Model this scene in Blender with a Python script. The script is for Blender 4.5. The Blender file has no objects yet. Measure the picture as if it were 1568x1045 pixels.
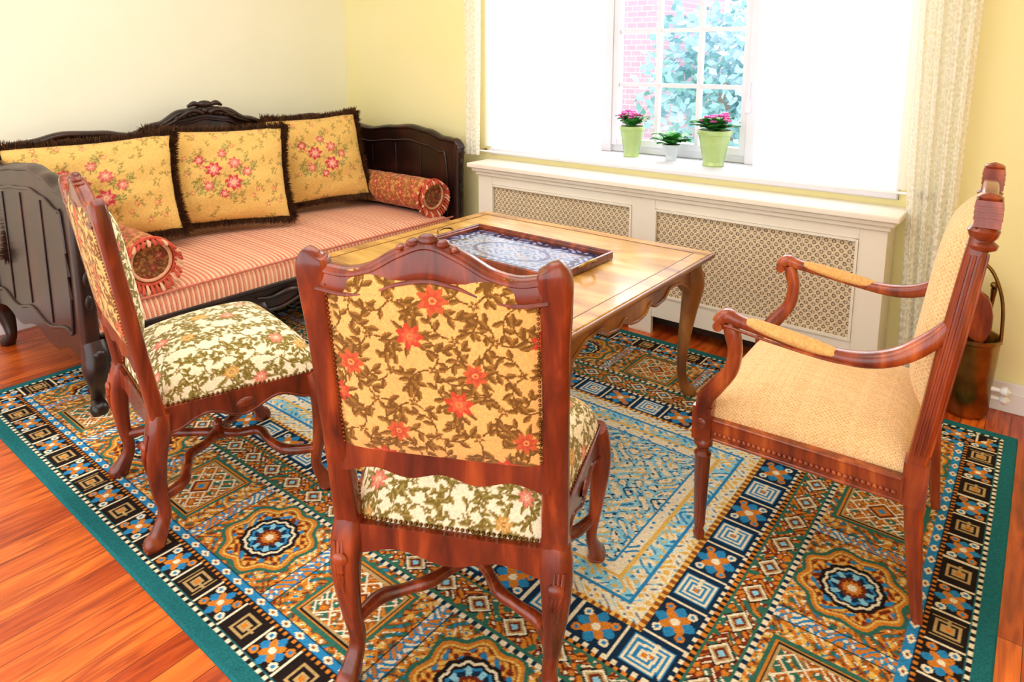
import bpy, math, random, bmesh
import numpy as np
from mathutils import Vector, Matrix
random.seed(7); np.random.seed(7)
S=bpy.context.scene
pi=math.pi
# ---------------------------------------------------------------- helpers
def lin(c):
    return tuple((v/255/12.92 if v/255<=0.04045 else ((v/255+0.055)/1.055)**2.4) for v in c[:3])
def link(o,parent=None):
    S.collection.objects.link(o)
    if parent: o.parent=parent
    return o
def empty(name,loc=(0,0,0),rz=0):
    e=bpy.data.objects.new(name,None); e.empty_display_size=.2
    e.location=loc; e.rotation_euler=(0,0,rz); return link(e)
def add(name,parts,mat,parent=None,bevel=0,ang=38,loc=None,rot=None,matrix=None):
    V=[];F=[]
    for v,f in parts:
        o=len(V); V+= [tuple(float(q) for q in p) for p in v]; F+=[tuple(i+o for i in q) for q in f]
    me=bpy.data.meshes.new(name); me.from_pydata(V,[],F)
    bm=bmesh.new(); bm.from_mesh(me); bmesh.ops.recalc_face_normals(bm,faces=bm.faces); bm.to_mesh(me); bm.free()
    me.polygons.foreach_set('use_smooth',[True]*len(me.polygons))
    me.set_sharp_from_angle(angle=math.radians(ang))
    me.materials.append(mat)
    o=bpy.data.objects.new(name,me); link(o,parent)
    if loc: o.location=loc
    if rot: o.rotation_euler=rot
    if matrix: o.matrix_local=matrix
    if bevel:
        m=o.modifiers.new('bev','BEVEL'); m.width=bevel; m.segments=2; m.limit_method='ANGLE'; m.angle_limit=math.radians(40)
    return o
def grid(name,P,C,mat,parent=None,matrix=None,wrap=False):
    nu,nv=P.shape[:2]; n=nu*nv
    idx=np.arange(n).reshape(nu,nv)
    if wrap: idx=np.concatenate([idx,idx[:1]],0)
    q=np.stack([idx[:-1,:-1],idx[1:,:-1],idx[1:,1:],idx[:-1,1:]],-1).reshape(-1,4).astype(np.int32)
    me=bpy.data.meshes.new(name); me.vertices.add(n)
    me.vertices.foreach_set('co',P.reshape(-1).astype(np.float32))
    me.loops.add(q.size); me.loops.foreach_set('vertex_index',q.reshape(-1))
    me.polygons.add(len(q)); me.polygons.foreach_set('loop_start',np.arange(len(q),dtype=np.int32)*4)
    me.update(calc_edges=True); me.validate()
    me.polygons.foreach_set('use_smooth',np.ones(len(me.polygons),dtype=bool))
    if C is not None:
        a=me.color_attributes.new('Col','FLOAT_COLOR','POINT')
        cc=np.ones((n,4),dtype=np.float32); cc[:,:3]=C.reshape(-1,3); a.data.foreach_set('color',cc.reshape(-1))
    me.materials.append(mat)
    o=bpy.data.objects.new(name,me); link(o,parent)
    if matrix is not None: o.matrix_local=matrix
    return o
def crom(P,sub,closed=False):
    P=np.array(P,float); n=len(P); out=[]
    rng=range(n) if closed else range(n-1)
    for i in rng:
        if closed: a,b,c,d=P[(i-1)%n],P[i],P[(i+1)%n],P[(i+2)%n]
        else:
            b,c=P[i],P[i+1]; a=P[i-1] if i>0 else 2*b-c; d=P[i+2] if i+2<n else 2*c-b
        for k in range(sub):
            t=k/sub
            out.append(.5*((2*b)+(c-a)*t+(2*a-5*b+4*c-d)*t*t+(3*b-a-3*c+d)*t**3))
    if not closed: out.append(P[-1])
    return np.array(out)
def sweep(path,size,n=14,sub=6,ref=(0,0,1),e=2.0,closed=False):
    sz=[(s,s) if not isinstance(s,(tuple,list)) else s for s in (size if isinstance(size,list) else [size]*len(path))]
    A=np.array([list(p)+list(s) for p,s in zip(path,sz)],float)
    A=crom(A,sub,closed); P=A[:,:3]; ab=np.maximum(A[:,3:],.0008)
    if closed: T=np.roll(P,-1,0)-np.roll(P,1,0)
    else: T=np.gradient(P,axis=0)
    T/=np.linalg.norm(T,axis=1)[:,None]+1e-9
    R=np.array(ref,float); V=[];F=[]
    for i in range(len(P)):
        s=np.cross(T[i],R); l=np.linalg.norm(s)
        s= s/l if l>1e-4 else np.array([1,0,0.])
        u=np.cross(s,T[i])
        for k in range(n):
            th=2*pi*(k+.5)/n; c,q=math.cos(th),math.sin(th)
            x=math.copysign(abs(c)**(2/e),c); y=math.copysign(abs(q)**(2/e),q)
            V.append(P[i]+s*ab[i,0]*x+u*ab[i,1]*y)
    m=len(P)
    for i in range(m if closed else m-1):
        j=(i+1)%m
        for k in range(n):
            F.append((i*n+k,i*n+(k+1)%n,j*n+(k+1)%n,j*n+k))
    if not closed:
        F.append(tuple(range(n))); F.append(tuple((m-1)*n+k for k in range(n)))
    return V,F
def box(x0,x1,y0,y1,z0,z1):
    V=[(x,y,z) for z in(z0,z1) for y in(y0,y1) for x in(x0,x1)]
    return V,[(0,1,3,2),(4,5,7,6),(0,1,5,4),(2,3,7,6),(0,2,6,4),(1,3,7,5)]
def lathe(prof,cx=0,cy=0,cz=0,n=28,flute=0,nf=12,fz=None,axis='z'):
    V=[];F=[]
    for r,z in prof:
        for k in range(n):
            th=2*pi*k/n; rr=r
            if flute and (fz is None or fz[0]<z<fz[1]): rr=r*(1+flute*abs(math.cos(nf*th/2))-flute)
            p=(rr*math.cos(th),rr*math.sin(th),z)
            if axis=='x': p=(p[2],p[0],p[1])
            if axis=='y': p=(p[0],p[2],p[1])
            V.append((p[0]+cx,p[1]+cy,p[2]+cz))
    m=len(prof)
    for i in range(m-1):
        for k in range(n): F.append((i*n+k,i*n+(k+1)%n,(i+1)*n+(k+1)%n,(i+1)*n+k))
    F.append(tuple(range(n)));F.append(tuple((m-1)*n+k for k in range(n)))
    return V,F
def ell(c,r,n=10,m=6):
    if not isinstance(r,(tuple,list)): r=(r,r,r)
    V=[];F=[]
    for i in range(m+1):
        ph=pi*i/m
        for k in range(n):
            th=2*pi*k/n
            V.append((c[0]+r[0]*math.sin(ph+1e-3)*math.cos(th),c[1]+r[1]*math.sin(ph+1e-3)*math.sin(th),c[2]+r[2]*math.cos(ph)))
    for i in range(m):
        for k in range(n): F.append((i*n+k,i*n+(k+1)%n,(i+1)*n+(k+1)%n,(i+1)*n+k))
    return V,F
def strip(axis,a,zlo,zhi,t0,t1):
    a=np.array(a,float); n=len(a)
    zlo=np.broadcast_to(zlo,n); zhi=np.broadcast_to(zhi,n); t0=np.broadcast_to(t0,n); t1=np.broadcast_to(t1,n)
    V=[];F=[]
    for i in range(n):
        for t,z in((t0[i],zlo[i]),(t1[i],zlo[i]),(t1[i],zhi[i]),(t0[i],zhi[i])):
            V.append((a[i],t,z) if axis=='x' else (t,a[i],z))
    for i in range(n-1):
        for k in range(4): F.append((4*i+k,4*i+(k+1)%4,4*i+4+(k+1)%4,4*i+4+k))
    F.append((0,1,2,3)); F.append(tuple(4*(n-1)+k for k in range(4)))
    return V,F
def spl(pts):
    xs=[p[0] for p in pts]; zs=[p[1] for p in pts]
    def f(x):
        x=np.array(x,float); i=np.clip(np.searchsorted(xs,x)-1,0,len(xs)-2)
        X=np.array(xs);Z=np.array(zs); t=np.clip((x-X[i])/(X[i+1]-X[i]),0,1); t=t*t*(3-2*t)
        return Z[i]+(Z[i+1]-Z[i])*t
    return f
# ---------------------------------------------------------------- materials
def newmat(name):
    m=bpy.data.materials.new(name); m.use_nodes=True; nt=m.node_tree
    return m,nt,nt.nodes['Principled BSDF']
def N(nt,t,**k):
    n=nt.nodes.new(t)
    for a,b in k.items(): setattr(n,a,b)
    return n
def ramp(nt,stops):
    r=N(nt,'ShaderNodeValToRGB'); el=r.color_ramp.elements
    while len(el)<len(stops): el.new(.5)
    for e,(p,c) in zip(el,stops): e.position=p; e.color=(*lin(c),1)
    return r
def noisy(name,c1,c2,rough=.5,scale=6,stretch=(1,1,1),metal=0,bump=.1,bscale=None,coat=0,c3=None,spec=.5,dist=.0):
    m,nt,b=newmat(name)
    tc=N(nt,'ShaderNodeTexCoord'); mp=N(nt,'ShaderNodeMapping'); mp.inputs['Scale'].default_value=stretch
    nt.links.new(tc.outputs['Object'],mp.inputs[0])
    no=N(nt,'ShaderNodeTexNoise'); no.inputs['Scale'].default_value=scale; no.inputs['Detail'].default_value=6; no.inputs['Distortion'].default_value=dist
    nt.links.new(mp.outputs[0],no.inputs['Vector'])
    st=[(.3,c1),(.7,c2)] if c3 is None else [(.28,c1),(.52,c2),(.75,c3)]
    r=ramp(nt,st); nt.links.new(no.outputs['Fac'],r.inputs[0]); nt.links.new(r.outputs[0],b.inputs['Base Color'])
    b.inputs['Roughness'].default_value=rough; b.inputs['Metallic'].default_value=metal
    b.inputs['Specular IOR Level'].default_value=spec; b.inputs['Coat Weight'].default_value=coat; b.inputs['Coat Roughness'].default_value=.12
    if bump:
        bu=N(nt,'ShaderNodeBump'); bu.inputs['Strength'].default_value=bump; bu.inputs['Distance'].default_value=.004
        src=no
        if bscale:
            src=N(nt,'ShaderNodeTexNoise'); src.inputs['Scale'].default_value=bscale; nt.links.new(tc.outputs['Object'],src.inputs['Vector'])
        nt.links.new(src.outputs['Fac'],bu.inputs['Height']); nt.links.new(bu.outputs[0],b.inputs['Normal'])
    return m
def vcmat(name,rough=.9,bscale=500,bump=.25,spec=.15,sheen=0):
    m,nt,b=newmat(name)
    at=N(nt,'ShaderNodeAttribute'); at.attribute_name='Col'
    tc=N(nt,'ShaderNodeTexCoord'); no=N(nt,'ShaderNodeTexNoise'); no.inputs['Scale'].default_value=bscale; no.inputs['Detail'].default_value=2
    nt.links.new(tc.outputs['Object'],no.inputs['Vector'])
    mr=N(nt,'ShaderNodeMapRange'); mr.inputs[1].default_value=.3; mr.inputs[2].default_value=.7; mr.inputs[3].default_value=.8; mr.inputs[4].default_value=1.15
    nt.links.new(no.outputs['Fac'],mr.inputs[0])
    mx=N(nt,'ShaderNodeVectorMath',operation='SCALE'); nt.links.new(at.outputs['Color'],mx.inputs[0]); nt.links.new(mr.outputs[0],mx.inputs['Scale'])
    nt.links.new(mx.outputs[0],b.inputs['Base Color'])
    b.inputs['Roughness'].default_value=rough; b.inputs['Specular IOR Level'].default_value=spec; b.inputs['Sheen Weight'].default_value=sheen
    bu=N(nt,'ShaderNodeBump'); bu.inputs['Strength'].default_value=bump; bu.inputs['Distance'].default_value=.002
    nt.links.new(no.outputs['Fac'],bu.inputs['Height']); nt.links.new(bu.outputs[0],b.inputs['Normal'])
    return m
M_cherry=noisy('carved_cherry_wood',(68,20,7),(122,44,16),.26,5,(4,4,.7),coat=.35,c3=(182,80,32),bump=.08,dist=.5)
M_maho=noisy('carved_mahogany_red',(88,28,10),(148,60,24),.26,5,(4,4,.7),coat=.4,c3=(206,106,46),bump=.08,dist=.5)
M_dark=noisy('dark_walnut_sofa_wood',(16,6,6),(34,13,10),.34,4,(2,2,1),coat=.15,c3=(66,28,20),bump=.06)
M_table=noisy('honey_oak_table',(140,88,28),(196,140,58),.28,3,(1,5,3),coat=.3,c3=(224,178,94),bump=.05,dist=.4)
M_tabtop=noisy('honey_tabletop',(160,104,36),(206,154,68),.22,1.6,(1,4,1),coat=.3,c3=(240,208,140),bump=.03,dist=1.4)
M_tabedge=noisy('tabletop_edge_dark',(104,54,20),(156,98,42),.3,3,(1,1,1),coat=.3,bump=.05)
M_tablegs=noisy('table_leg_wood',(88,44,16),(144,86,36),.28,4,(2,2,1),coat=.3,c3=(194,134,62),bump=.06)
M_white=noisy('white_paint',(242,242,242),(250,250,250),.45,2,bump=.02)
M_wframe=noisy('window_frame_paint',(222,220,228),(232,230,238),.5,2,bump=.02)
M_rad=noisy('cream_paint',(242,234,216),(250,244,230),.45,2,bump=.02)
M_brass=noisy('aged_brass',(104,76,36),(170,134,70),.3,8,metal=1,bump=.03)
M_nail=noisy('brass_nails',(80,44,18),(140,92,46),.3,8,metal=.9,bump=0)
M_wallL=noisy('wall_cream_yellow',(251,249,224),(253,252,232),.85,1.5,bump=.05,bscale=60,spec=.2)
M_wallB=noisy('wall_butter_yellow',(249,238,172),(252,242,186),.85,1.5,bump=.05,bscale=60,spec=.2)
M_ceil=noisy('ceiling_white',(248,248,246),(252,252,250),.9,2,bump=.02,spec=.1)
M_fab=vcmat('floral_tapestry',.9,350,.3,.15,.15)
M_rug=vcmat('oriental_rug_wool',.97,260,.5,.05)
M_grill=vcmat('radiator_grille',.6,90,.05,.3)
M_glaze=vcmat('tray_painted',.10,60,.02,.6)
M_fringe=noisy('pillow_fringe',(60,32,14),(124,80,38),.9,30,bump=.2)
M_tasR=noisy('tassel_red',(176,54,36),(214,96,64),.9,40,bump=.2)
M_tasC=noisy('tassel_cream',(222,150,112),(236,190,150),.9,40,bump=.2)
M_pot=noisy('green_glazed_pot',(146,178,100),(188,210,136),.22,4,coat=.5,bump=.03)
M_potw=noisy('white_pot',(186,196,204),(214,222,228),.3,4,coat=.3,bump=.02)
M_leaf=noisy('violet_leaves',(28,110,40),(74,174,68),.5,20,bump=.1)
M_petal=noisy('violet_petals',(206,50,150),(236,110,190),.6,30,bump=.05)
M_soil_shade=noisy('soil_and_inside_shade',(40,26,16),(70,46,30),.95,40)
M_tree=noisy('garden_leaves',(90,158,140),(158,198,216),.8,1.5,c3=(212,228,246),bump=0)  # whitish blue tones paint the overexposed daylight into the foliage
M_bark=noisy('garden_bark',(130,110,104),(170,150,140),.9,6)
M_lawn=noisy('lawn',(170,200,160),(206,220,190),.9,2)
M_armpad=noisy('armchair_fabric',(214,156,84),(234,190,118),.85,120,bump=.2)
M_pipe=noisy('cushion_piping',(190,96,74),(214,130,104),.9,40)
def floor_mat():
    m,nt,b=newmat('cherry_plank_floor')
    tc=N(nt,'ShaderNodeTexCoord'); mp=N(nt,'ShaderNodeMapping'); mp.inputs['Rotation'].default_value=(0,0,pi/2)
    nt.links.new(tc.outputs['Object'],mp.inputs[0])
    br=N(nt,'ShaderNodeTexBrick'); br.offset=.37; br.inputs['Scale'].default_value=1
    br.inputs['Brick Width'].default_value=.85; br.inputs['Row Height'].default_value=.083; br.inputs['Mortar Size'].default_value=.0012
    br.inputs['Color1'].default_value=(*lin((226,126,50)),1); br.inputs['Color2'].default_value=(*lin((176,78,28)),1); br.inputs['Mortar'].default_value=(*lin((96,38,12)),1)
    br.inputs['Bias'].default_value=-.05
    nt.links.new(mp.outputs[0],br.inputs['Vector'])
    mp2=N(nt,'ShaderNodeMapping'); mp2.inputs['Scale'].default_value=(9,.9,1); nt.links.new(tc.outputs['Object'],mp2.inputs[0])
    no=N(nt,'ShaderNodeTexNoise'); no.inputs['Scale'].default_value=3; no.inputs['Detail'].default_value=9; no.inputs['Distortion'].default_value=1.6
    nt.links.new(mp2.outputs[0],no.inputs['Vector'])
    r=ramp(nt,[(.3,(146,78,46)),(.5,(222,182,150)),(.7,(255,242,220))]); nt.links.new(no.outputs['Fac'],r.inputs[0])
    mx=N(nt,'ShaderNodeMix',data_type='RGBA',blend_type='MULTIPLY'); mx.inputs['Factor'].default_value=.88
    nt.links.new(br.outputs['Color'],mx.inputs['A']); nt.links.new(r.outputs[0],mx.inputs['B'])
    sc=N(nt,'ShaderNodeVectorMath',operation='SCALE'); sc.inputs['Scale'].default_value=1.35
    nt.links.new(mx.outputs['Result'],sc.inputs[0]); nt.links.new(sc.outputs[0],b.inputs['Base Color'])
    b.inputs['Roughness'].default_value=.3; b.inputs['Coat Weight'].default_value=.1
    return m
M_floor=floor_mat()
def sheer_mat(name,tr,col,lace=False):
    m,nt,b=newmat(name); nt.nodes.remove(b); out=nt.nodes['Material Output']
    d=N(nt,'ShaderNodeBsdfDiffuse'); d.inputs[0].default_value=(*lin(col),1)
    t=N(nt,'ShaderNodeBsdfTranslucent'); t.inputs[0].default_value=(*lin(col),1)
    m1=N(nt,'ShaderNodeMixShader'); m1.inputs[0].default_value=.6 if not lace else .35; nt.links.new(d.outputs[0],m1.inputs[1]); nt.links.new(t.outputs[0],m1.inputs[2])
    p=N(nt,'ShaderNodeBsdfTransparent'); m2=N(nt,'ShaderNodeMixShader'); m2.inputs[0].default_value=tr
    nt.links.new(m1.outputs[0],m2.inputs[1]); nt.links.new(p.outputs[0],m2.inputs[2]); nt.links.new(m2.outputs[0],out.inputs[0])
    if lace:
        tc=N(nt,'ShaderNodeTexCoord'); v=N(nt,'ShaderNodeTexVoronoi',feature='DISTANCE_TO_EDGE'); v.inputs['Scale'].default_value=34
        nt.links.new(tc.outputs['Object'],v.inputs['Vector'])
        mr=N(nt,'ShaderNodeMapRange'); mr.inputs[1].default_value=.05; mr.inputs[2].default_value=.25; mr.inputs[3].default_value=.02; mr.inputs[4].default_value=tr
        nt.links.new(v.outputs['Distance'],mr.inputs[0]); nt.links.new(mr.outputs[0],m2.inputs[0])
    return m
M_sheer=sheer_mat('sheer_curtain',.3,(253,253,253))
M_lace=sheer_mat('lace_curtain',.32,(254,253,244),True)
def brick_mat():
    m,nt,b=newmat('brick_house')
    tc=N(nt,'ShaderNodeTexCoord'); mp=N(nt,'ShaderNodeMapping'); mp.inputs['Rotation'].default_value=(pi/2,0,0)
    br=N(nt,'ShaderNodeTexBrick'); br.inputs['Scale'].default_value=3
    br.inputs['Color1'].default_value=(*lin((196,160,180)),1); br.inputs['Color2'].default_value=(*lin((184,150,174)),1); br.inputs['Mortar'].default_value=(*lin((208,190,206)),1)  # brick colours paled to stand in for strong outdoor light
    nt.links.new(tc.outputs['Object'],mp.inputs[0]); nt.links.new(mp.outputs[0],br.inputs['Vector']); nt.links.new(br.outputs[0],b.inputs['Base Color'])
    return m
# ---------------------------------------------------------------- painted fabrics
class Cv:
    def __init__(s,w,h,base,res=.0015):
        s.w,s.h,s.res=w,h,res; s.nx,s.ny=int(w/res),int(h/res)
        s.a=np.ones((s.ny,s.nx,3))*np.array(lin(base))
        s.a*= (1+.05*np.random.randn(s.ny//4+1,s.nx//4+1,1)).repeat(4,0).repeat(4,1)[:s.ny,:s.nx]
    def win(s,x,y,r):
        i0=max(0,int((x-r+s.w/2)/s.res)); i1=min(s.nx,int((x+r+s.w/2)/s.res)+2)
        j0=max(0,int((y-r+s.h/2)/s.res)); j1=min(s.ny,int((y+r+s.h/2)/s.res)+2)
        if i1<=i0 or j1<=j0: return None
        X,Y=np.meshgrid(np.arange(i0,i1)*s.res-s.w/2-x,np.arange(j0,j1)*s.res-s.h/2-y)
        return X,Y,(slice(j0,j1),slice(i0,i1))
    def leaf(s,x,y,ang,a,b,col,vein=None):
        cx,cy=x+a*math.cos(ang),y+a*math.sin(ang); w=s.win(cx,cy,a*1.1)
        if not w: return
        X,Y,sl=w; u=X*math.cos(ang)+Y*math.sin(ang); v=-X*math.sin(ang)+Y*math.cos(ang)
        t=1-(u/a)**2; m=(t>0)&(np.abs(v)<b*t); s.a[sl][m]=lin(col)
        if vein is not None:
            m2=m&(v>b*t*.1); s.a[sl][m2]=lin(vein)
    def dot(s,x,y,r,col):
        w=s.win(x,y,r)
        if not w: return
        X,Y,sl=w; s.a[sl][X*X+Y*Y<r*r]=lin(col)
    def sprig(s,x,y,ang,curl,sc,c1,c2,n=9):
        for i in range(n):
            for h in(0,.5):
                s.dot(x+.006*h*sc*math.cos(ang),y+.006*h*sc*math.sin(ang),.0020*sc,c1)
            x+=.0065*sc*math.cos(ang); y+=.0065*sc*math.sin(ang); ang+=curl*.6
            s.dot(x,y,.0020*sc,c1)
            f=1-.03*i
            if i%4==1: s.leaf(x,y,ang+.85,.0130*sc*f,.0056*sc,c1,c2)
            elif i%4==3: s.leaf(x,y,ang-.85,.0130*sc*f,.0056*sc,c1,c2)
        s.leaf(x,y,ang,.013*sc,.0058*sc,c1,c2)
    def flower(s,x,y,sc,c1,c2,c3,n=7):
        a0=random.random()*6
        for k in range(n): s.leaf(x,y,a0+k*2*pi/n,.020*sc,.010*sc,c1)
        for k in range(n): s.leaf(x,y,a0+k*2*pi/n+.2,.013*sc,.006*sc,c2)
        s.dot(x,y,.009*sc,c3); s.dot(x,y,.005*sc,c2)
    def at(s,x,y):
        i=np.clip(((x+s.w/2)/s.res).astype(int),0,s.nx-1); j=np.clip(((y+s.h/2)/s.res).astype(int),0,s.ny-1)
        return s.a[j,i]
def tapestry(w,h,base,l1,l2,flowers,sp=.105,sc=1.25,nf=3,fs=.8,nl=8):
    c=Cv(w,h,base); ny=int(h/(sp*.87))+2; nx=int(w/sp)+2
    pts=[]
    for j in range(ny):
        for i in range(nx):
            pts.append((-w/2+(i+.5*(j%2))*sp+random.uniform(-.006,.006),-h/2+j*sp*.87+random.uniform(-.006,.006),(i+j//2)%nf==0))
    for n_,(x,y,f) in enumerate(pts):
        b=n_*1.3+random.uniform(-.3,.3); cu=.30 if n_%2 else -.30
        for k in range(3):
            a=b+k*2.094
            c.sprig(x+.012*sc*math.cos(a),y+.012*sc*math.sin(a),a,cu,sc*random.uniform(.9,1.05),l1,l2,nl)
    for n_,(x,y,f) in enumerate(pts):
        if f:
            q=flowers[n_%len(flowers)]
            for k in range(6): c.leaf(x,y,k*1.05+.3,.022*sc,.005*sc,l1,l2)
            c.flower(x,y,sc*fs*random.uniform(.8,1.1),*q)
        else:
            c.flower(x,y,sc*fs*.42,l2,l1,base,5)
    return c
C_rear=tapestry(.62,.72,(246,188,110),(122,82,32),(158,112,48),[((208,72,46),(224,104,66),(228,140,78)),((222,134,60),(232,158,82),(170,76,38)),((210,98,56),(200,80,52),(236,170,94))],sp=.090,sc=1.18,fs=.68)
C_seat=tapestry(1.0,1.0,(248,236,200),(124,106,42),(164,146,80),[((222,124,100),(232,158,130),(246,220,170)),((206,158,84),(226,186,110),(160,98,50))],sp=.090,sc=1.15,nf=4,fs=.7)
def pillowcv():
    c=Cv(.9,.8,(234,190,108)); g1,g2=(166,138,66),(196,166,92)
    for k in range(190):
        x,y=random.uniform(-.42,.42),random.uniform(-.36,.36)
        c.sprig(x,y,random.random()*6.28,random.choice((-.3,.3)),.75,g1,g2,6)
        if k%4==0: c.flower(x,y,.42,(212,128,84),(236,172,114),(240,220,160),5)
    for k in range(30):
        r=.16*math.sqrt(random.random()); t=random.random()*6.28
        c.sprig(r*math.cos(t),r*math.sin(t)*.8,t,random.choice((-.3,.3)),1.0,(146,132,64),(206,188,112),6)
    for k,(x,y,s) in enumerate([(-.05,.02,1.2),(.06,.05,1.0),(.05,-.06,1.25),(-.08,-.07,.8),(.0,-.12,.7),(.13,.0,.8),(-.12,.08,.8),(0,.11,.7)]):
        c.flower(x,y,s,[(206,64,78),(214,104,92)][k%2],(236,150,130),(248,214,170),7)
    return c
C_pil=pillowcv()
C_bol=tapestry(.95,.9,(214,142,78),(162,74,46),(142,110,54),[((184,64,48),(216,114,84),(236,186,120))],sp=.06,sc=.8,nf=2)
def plaincv(base,dk,w=.8):
    c=Cv(w,w,base,.0015)
    jj,ii=np.mgrid[0:c.ny,0:c.nx]; x=ii*c.res; y=jj*c.res
    m=(np.sin(x*2*pi/.013)*np.sin(y*2*pi/.013)>.3); c.a[m]=np.array(lin(dk)); return c
C_arm=plaincv((246,208,152),(228,176,114),1.0)
# ---------------------------------------------------------------- room
WX=-4.38; WY=3.45
def plane_box(name,b,mat,bevel=0,parent=None): return add(name,[box(*b)],mat,parent,bevel)
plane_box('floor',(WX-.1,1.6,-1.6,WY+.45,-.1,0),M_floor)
plane_box('ceiling',(WX-.1,1.6,-1.6,WY+.45,2.75,2.85),M_ceil)
plane_box('wall_left',(WX-.15,WX,-1.6,WY+.45,0,2.75),M_wallL)
plane_box('wall_right',(1.5,1.6,-1.6,WY+.45,0,2.75),M_wallB)
OX0,OX1=-2.9,-.5
add('wall_back',[box(WX,OX0,WY,WY+.45,0,2.75),box(OX1,1.5,WY,WY+.45,0,2.75),box(OX0,OX1,WY,WY+.45,0,.86),box(OX0,OX1,WY,WY+.45,2.4,2.75)],M_wallB)
add('baseboard_left',[box(WX,WX+.02,-1.6,WY-.001,0,.13),box(WX,WX+.028,-1.6,WY-.002,0,.09)],M_white,bevel=.004)
add('baseboard_back',[box(WX+.03,-2.9,WY-.02,WY,0,.13),box(-.44,1.49,WY-.02,WY,0,.13),box(-.439,1.489,WY-.028,WY-.001,0,.09)],M_white,bevel=.004)
add('trim_window_reveal',[box(OX0+.0005,OX0+.015,WY-.005,WY+.44,.901,2.38),box(OX1-.015,OX1-.0005,WY-.005,WY+.44,.901,2.38),box(OX0,OX1,WY-.005,WY+.44,2.381,2.399)],M_white)
add('trim_window_sill',[box(OX0+.001,OX1-.001,WY-.03,WY+.45,.861,.90)],M_wframe,bevel=.008)
wp=[]
fy0,fy1=3.80,3.87
for x in (-2.86,-2.22,-1.29,-.56): wp.append(box(x-.035,x+.035,fy0-.02,fy1,.902,2.378))
for (a,b) in((-2.825,-2.255),(-2.185,-1.325),(-1.255,-.595)):
    wp.append(box(a,b,fy0+.002,fy1-.002,.903,.943)); wp.append(box(a,b,fy0+.002,fy1-.002,2.342,2.377))
    for s in (a+.019,b-.019): wp.append(box(s-.018,s+.018,fy0-.012,fy1-.02,.944,2.341))
    wp.append(box(a+.038,b-.038,fy0-.010,fy1-.022,.945,.985)); wp.append(box(a+.038,b-.038,fy0-.010,fy1-.022,2.3,2.34))
    nc=3 if b-a>.8 else 2
    for k in range(1,nc):
        x=a+.036+(b-a-.072)*k/nc; wp.append(box(x-.012,x+.012,fy0+.004,fy1-.03,.986,2.299))
    for k in range(1,4):
        z=1.0+.325*k; wp.append(box(a+.038,b-.038,fy0+.0065,fy1-.032,z-.012,z+.012))
wp.append(box(-1.322,-1.31,fy0-.035,fy0-.02,1.25,1.36)); wp.append(box(-1.335,-1.30,fy0-.03,fy0-.02,1.19,1.27))
add('window_1',wp,M_wframe)
# ---------------------------------------------------------------- radiator cover
rc=empty('radiator_cover',(-1.67,3.32,0)); ox,oy=1.67,-3.32
def B(x0,x1,y0,y1,z0,z1): return box(x0+ox,x1+ox,y0+oy,y1+oy,z0,z1)
FY=3.25; xa,xb=-2.84,-.50
add('top_slab',[B(xa-.05,xb+.05,3.19,3.445,.801,.83),B(xa-.03,xb+.03,3.215,3.444,.776,.80),B(xa-.012,xb+.012,3.235,3.443,.751,.775)],M_rad,rc,.006)
fr=[B(xa+.111,-1.736,FY+.001,FY+.024,.701,.75),B(-1.599,xb-.111,FY+.001,FY+.024,.701,.75),B(xa+.111,-1.736,FY+.001,FY+.024,.10,.22),B(-1.599,xb-.111,FY+.001,FY+.024,.10,.22),
    B(xa,xa+.11,FY,FY+.025,0,.75),B(-1.735,-1.60,FY,FY+.025,.0,.75),B(xb-.11,xb,FY,FY+.025,0,.75),
    B(xa+.001,xa+.02,FY+.026,3.445,0,.75),B(xb-.02,xb-.001,FY+.026,3.445,0,.75)]
for (a,b) in((xa+.11,-1.735),(-1.60,xb-.11)):
    fr+=[B(a+.001,a+.012,FY-.008,FY+.01,.222,.698),B(b-.012,b-.001,FY-.008,FY+.01,.222,.698),B(a+.013,b-.013,FY-.007,FY+.01,.688,.6995),B(a+.013,b-.013,FY-.007,FY+.01,.2215,.232)]
add('face_frame',fr,M_rad,rc)
add('dark_inside',[B(xa+.03,xb-.03,3.36,3.37,.02,.73)],M_soil_shade,rc)  # dark sheet standing in for shade inside the cover, shares the soil colour
for k,(a,b) in enumerate(((xa+.11,-1.735),(-1.60,xb-.11))):
    nx=int((b-a)/.0026); nz=int(.47/.0026)
    X,Z=np.meshgrid(np.linspace(a,b,nx),np.linspace(.225,.695,nz),indexing='ij')
    P=np.stack([X+ox,np.full_like(X,FY+.014+oy),Z],-1)
    c=.034; h=c*.58
    C=np.zeros(X.shape+(3,)); C[:]=lin((112,90,72))
    for sx,sz in((0,0),(.5,.5)):
        u=((X/c+sx)%1-.5)*c; v=((Z/(2*h)+sz)%1-.5)*2*h
        r=np.sqrt(u*u+v*v); ring=np.abs(r-.0125); C[ring<.0034]=lin((236,218,184)); C[r<.005]=lin((226,206,168))
        C[(np.abs(u)<.0018)&(r>.012)]=lin((228,206,166)); C[(np.abs(v)<.0018)&(r>.012)]=lin((228,206,166))
    grid('grille_%d'%(k+1),P,C,M_grill,rc)
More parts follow.
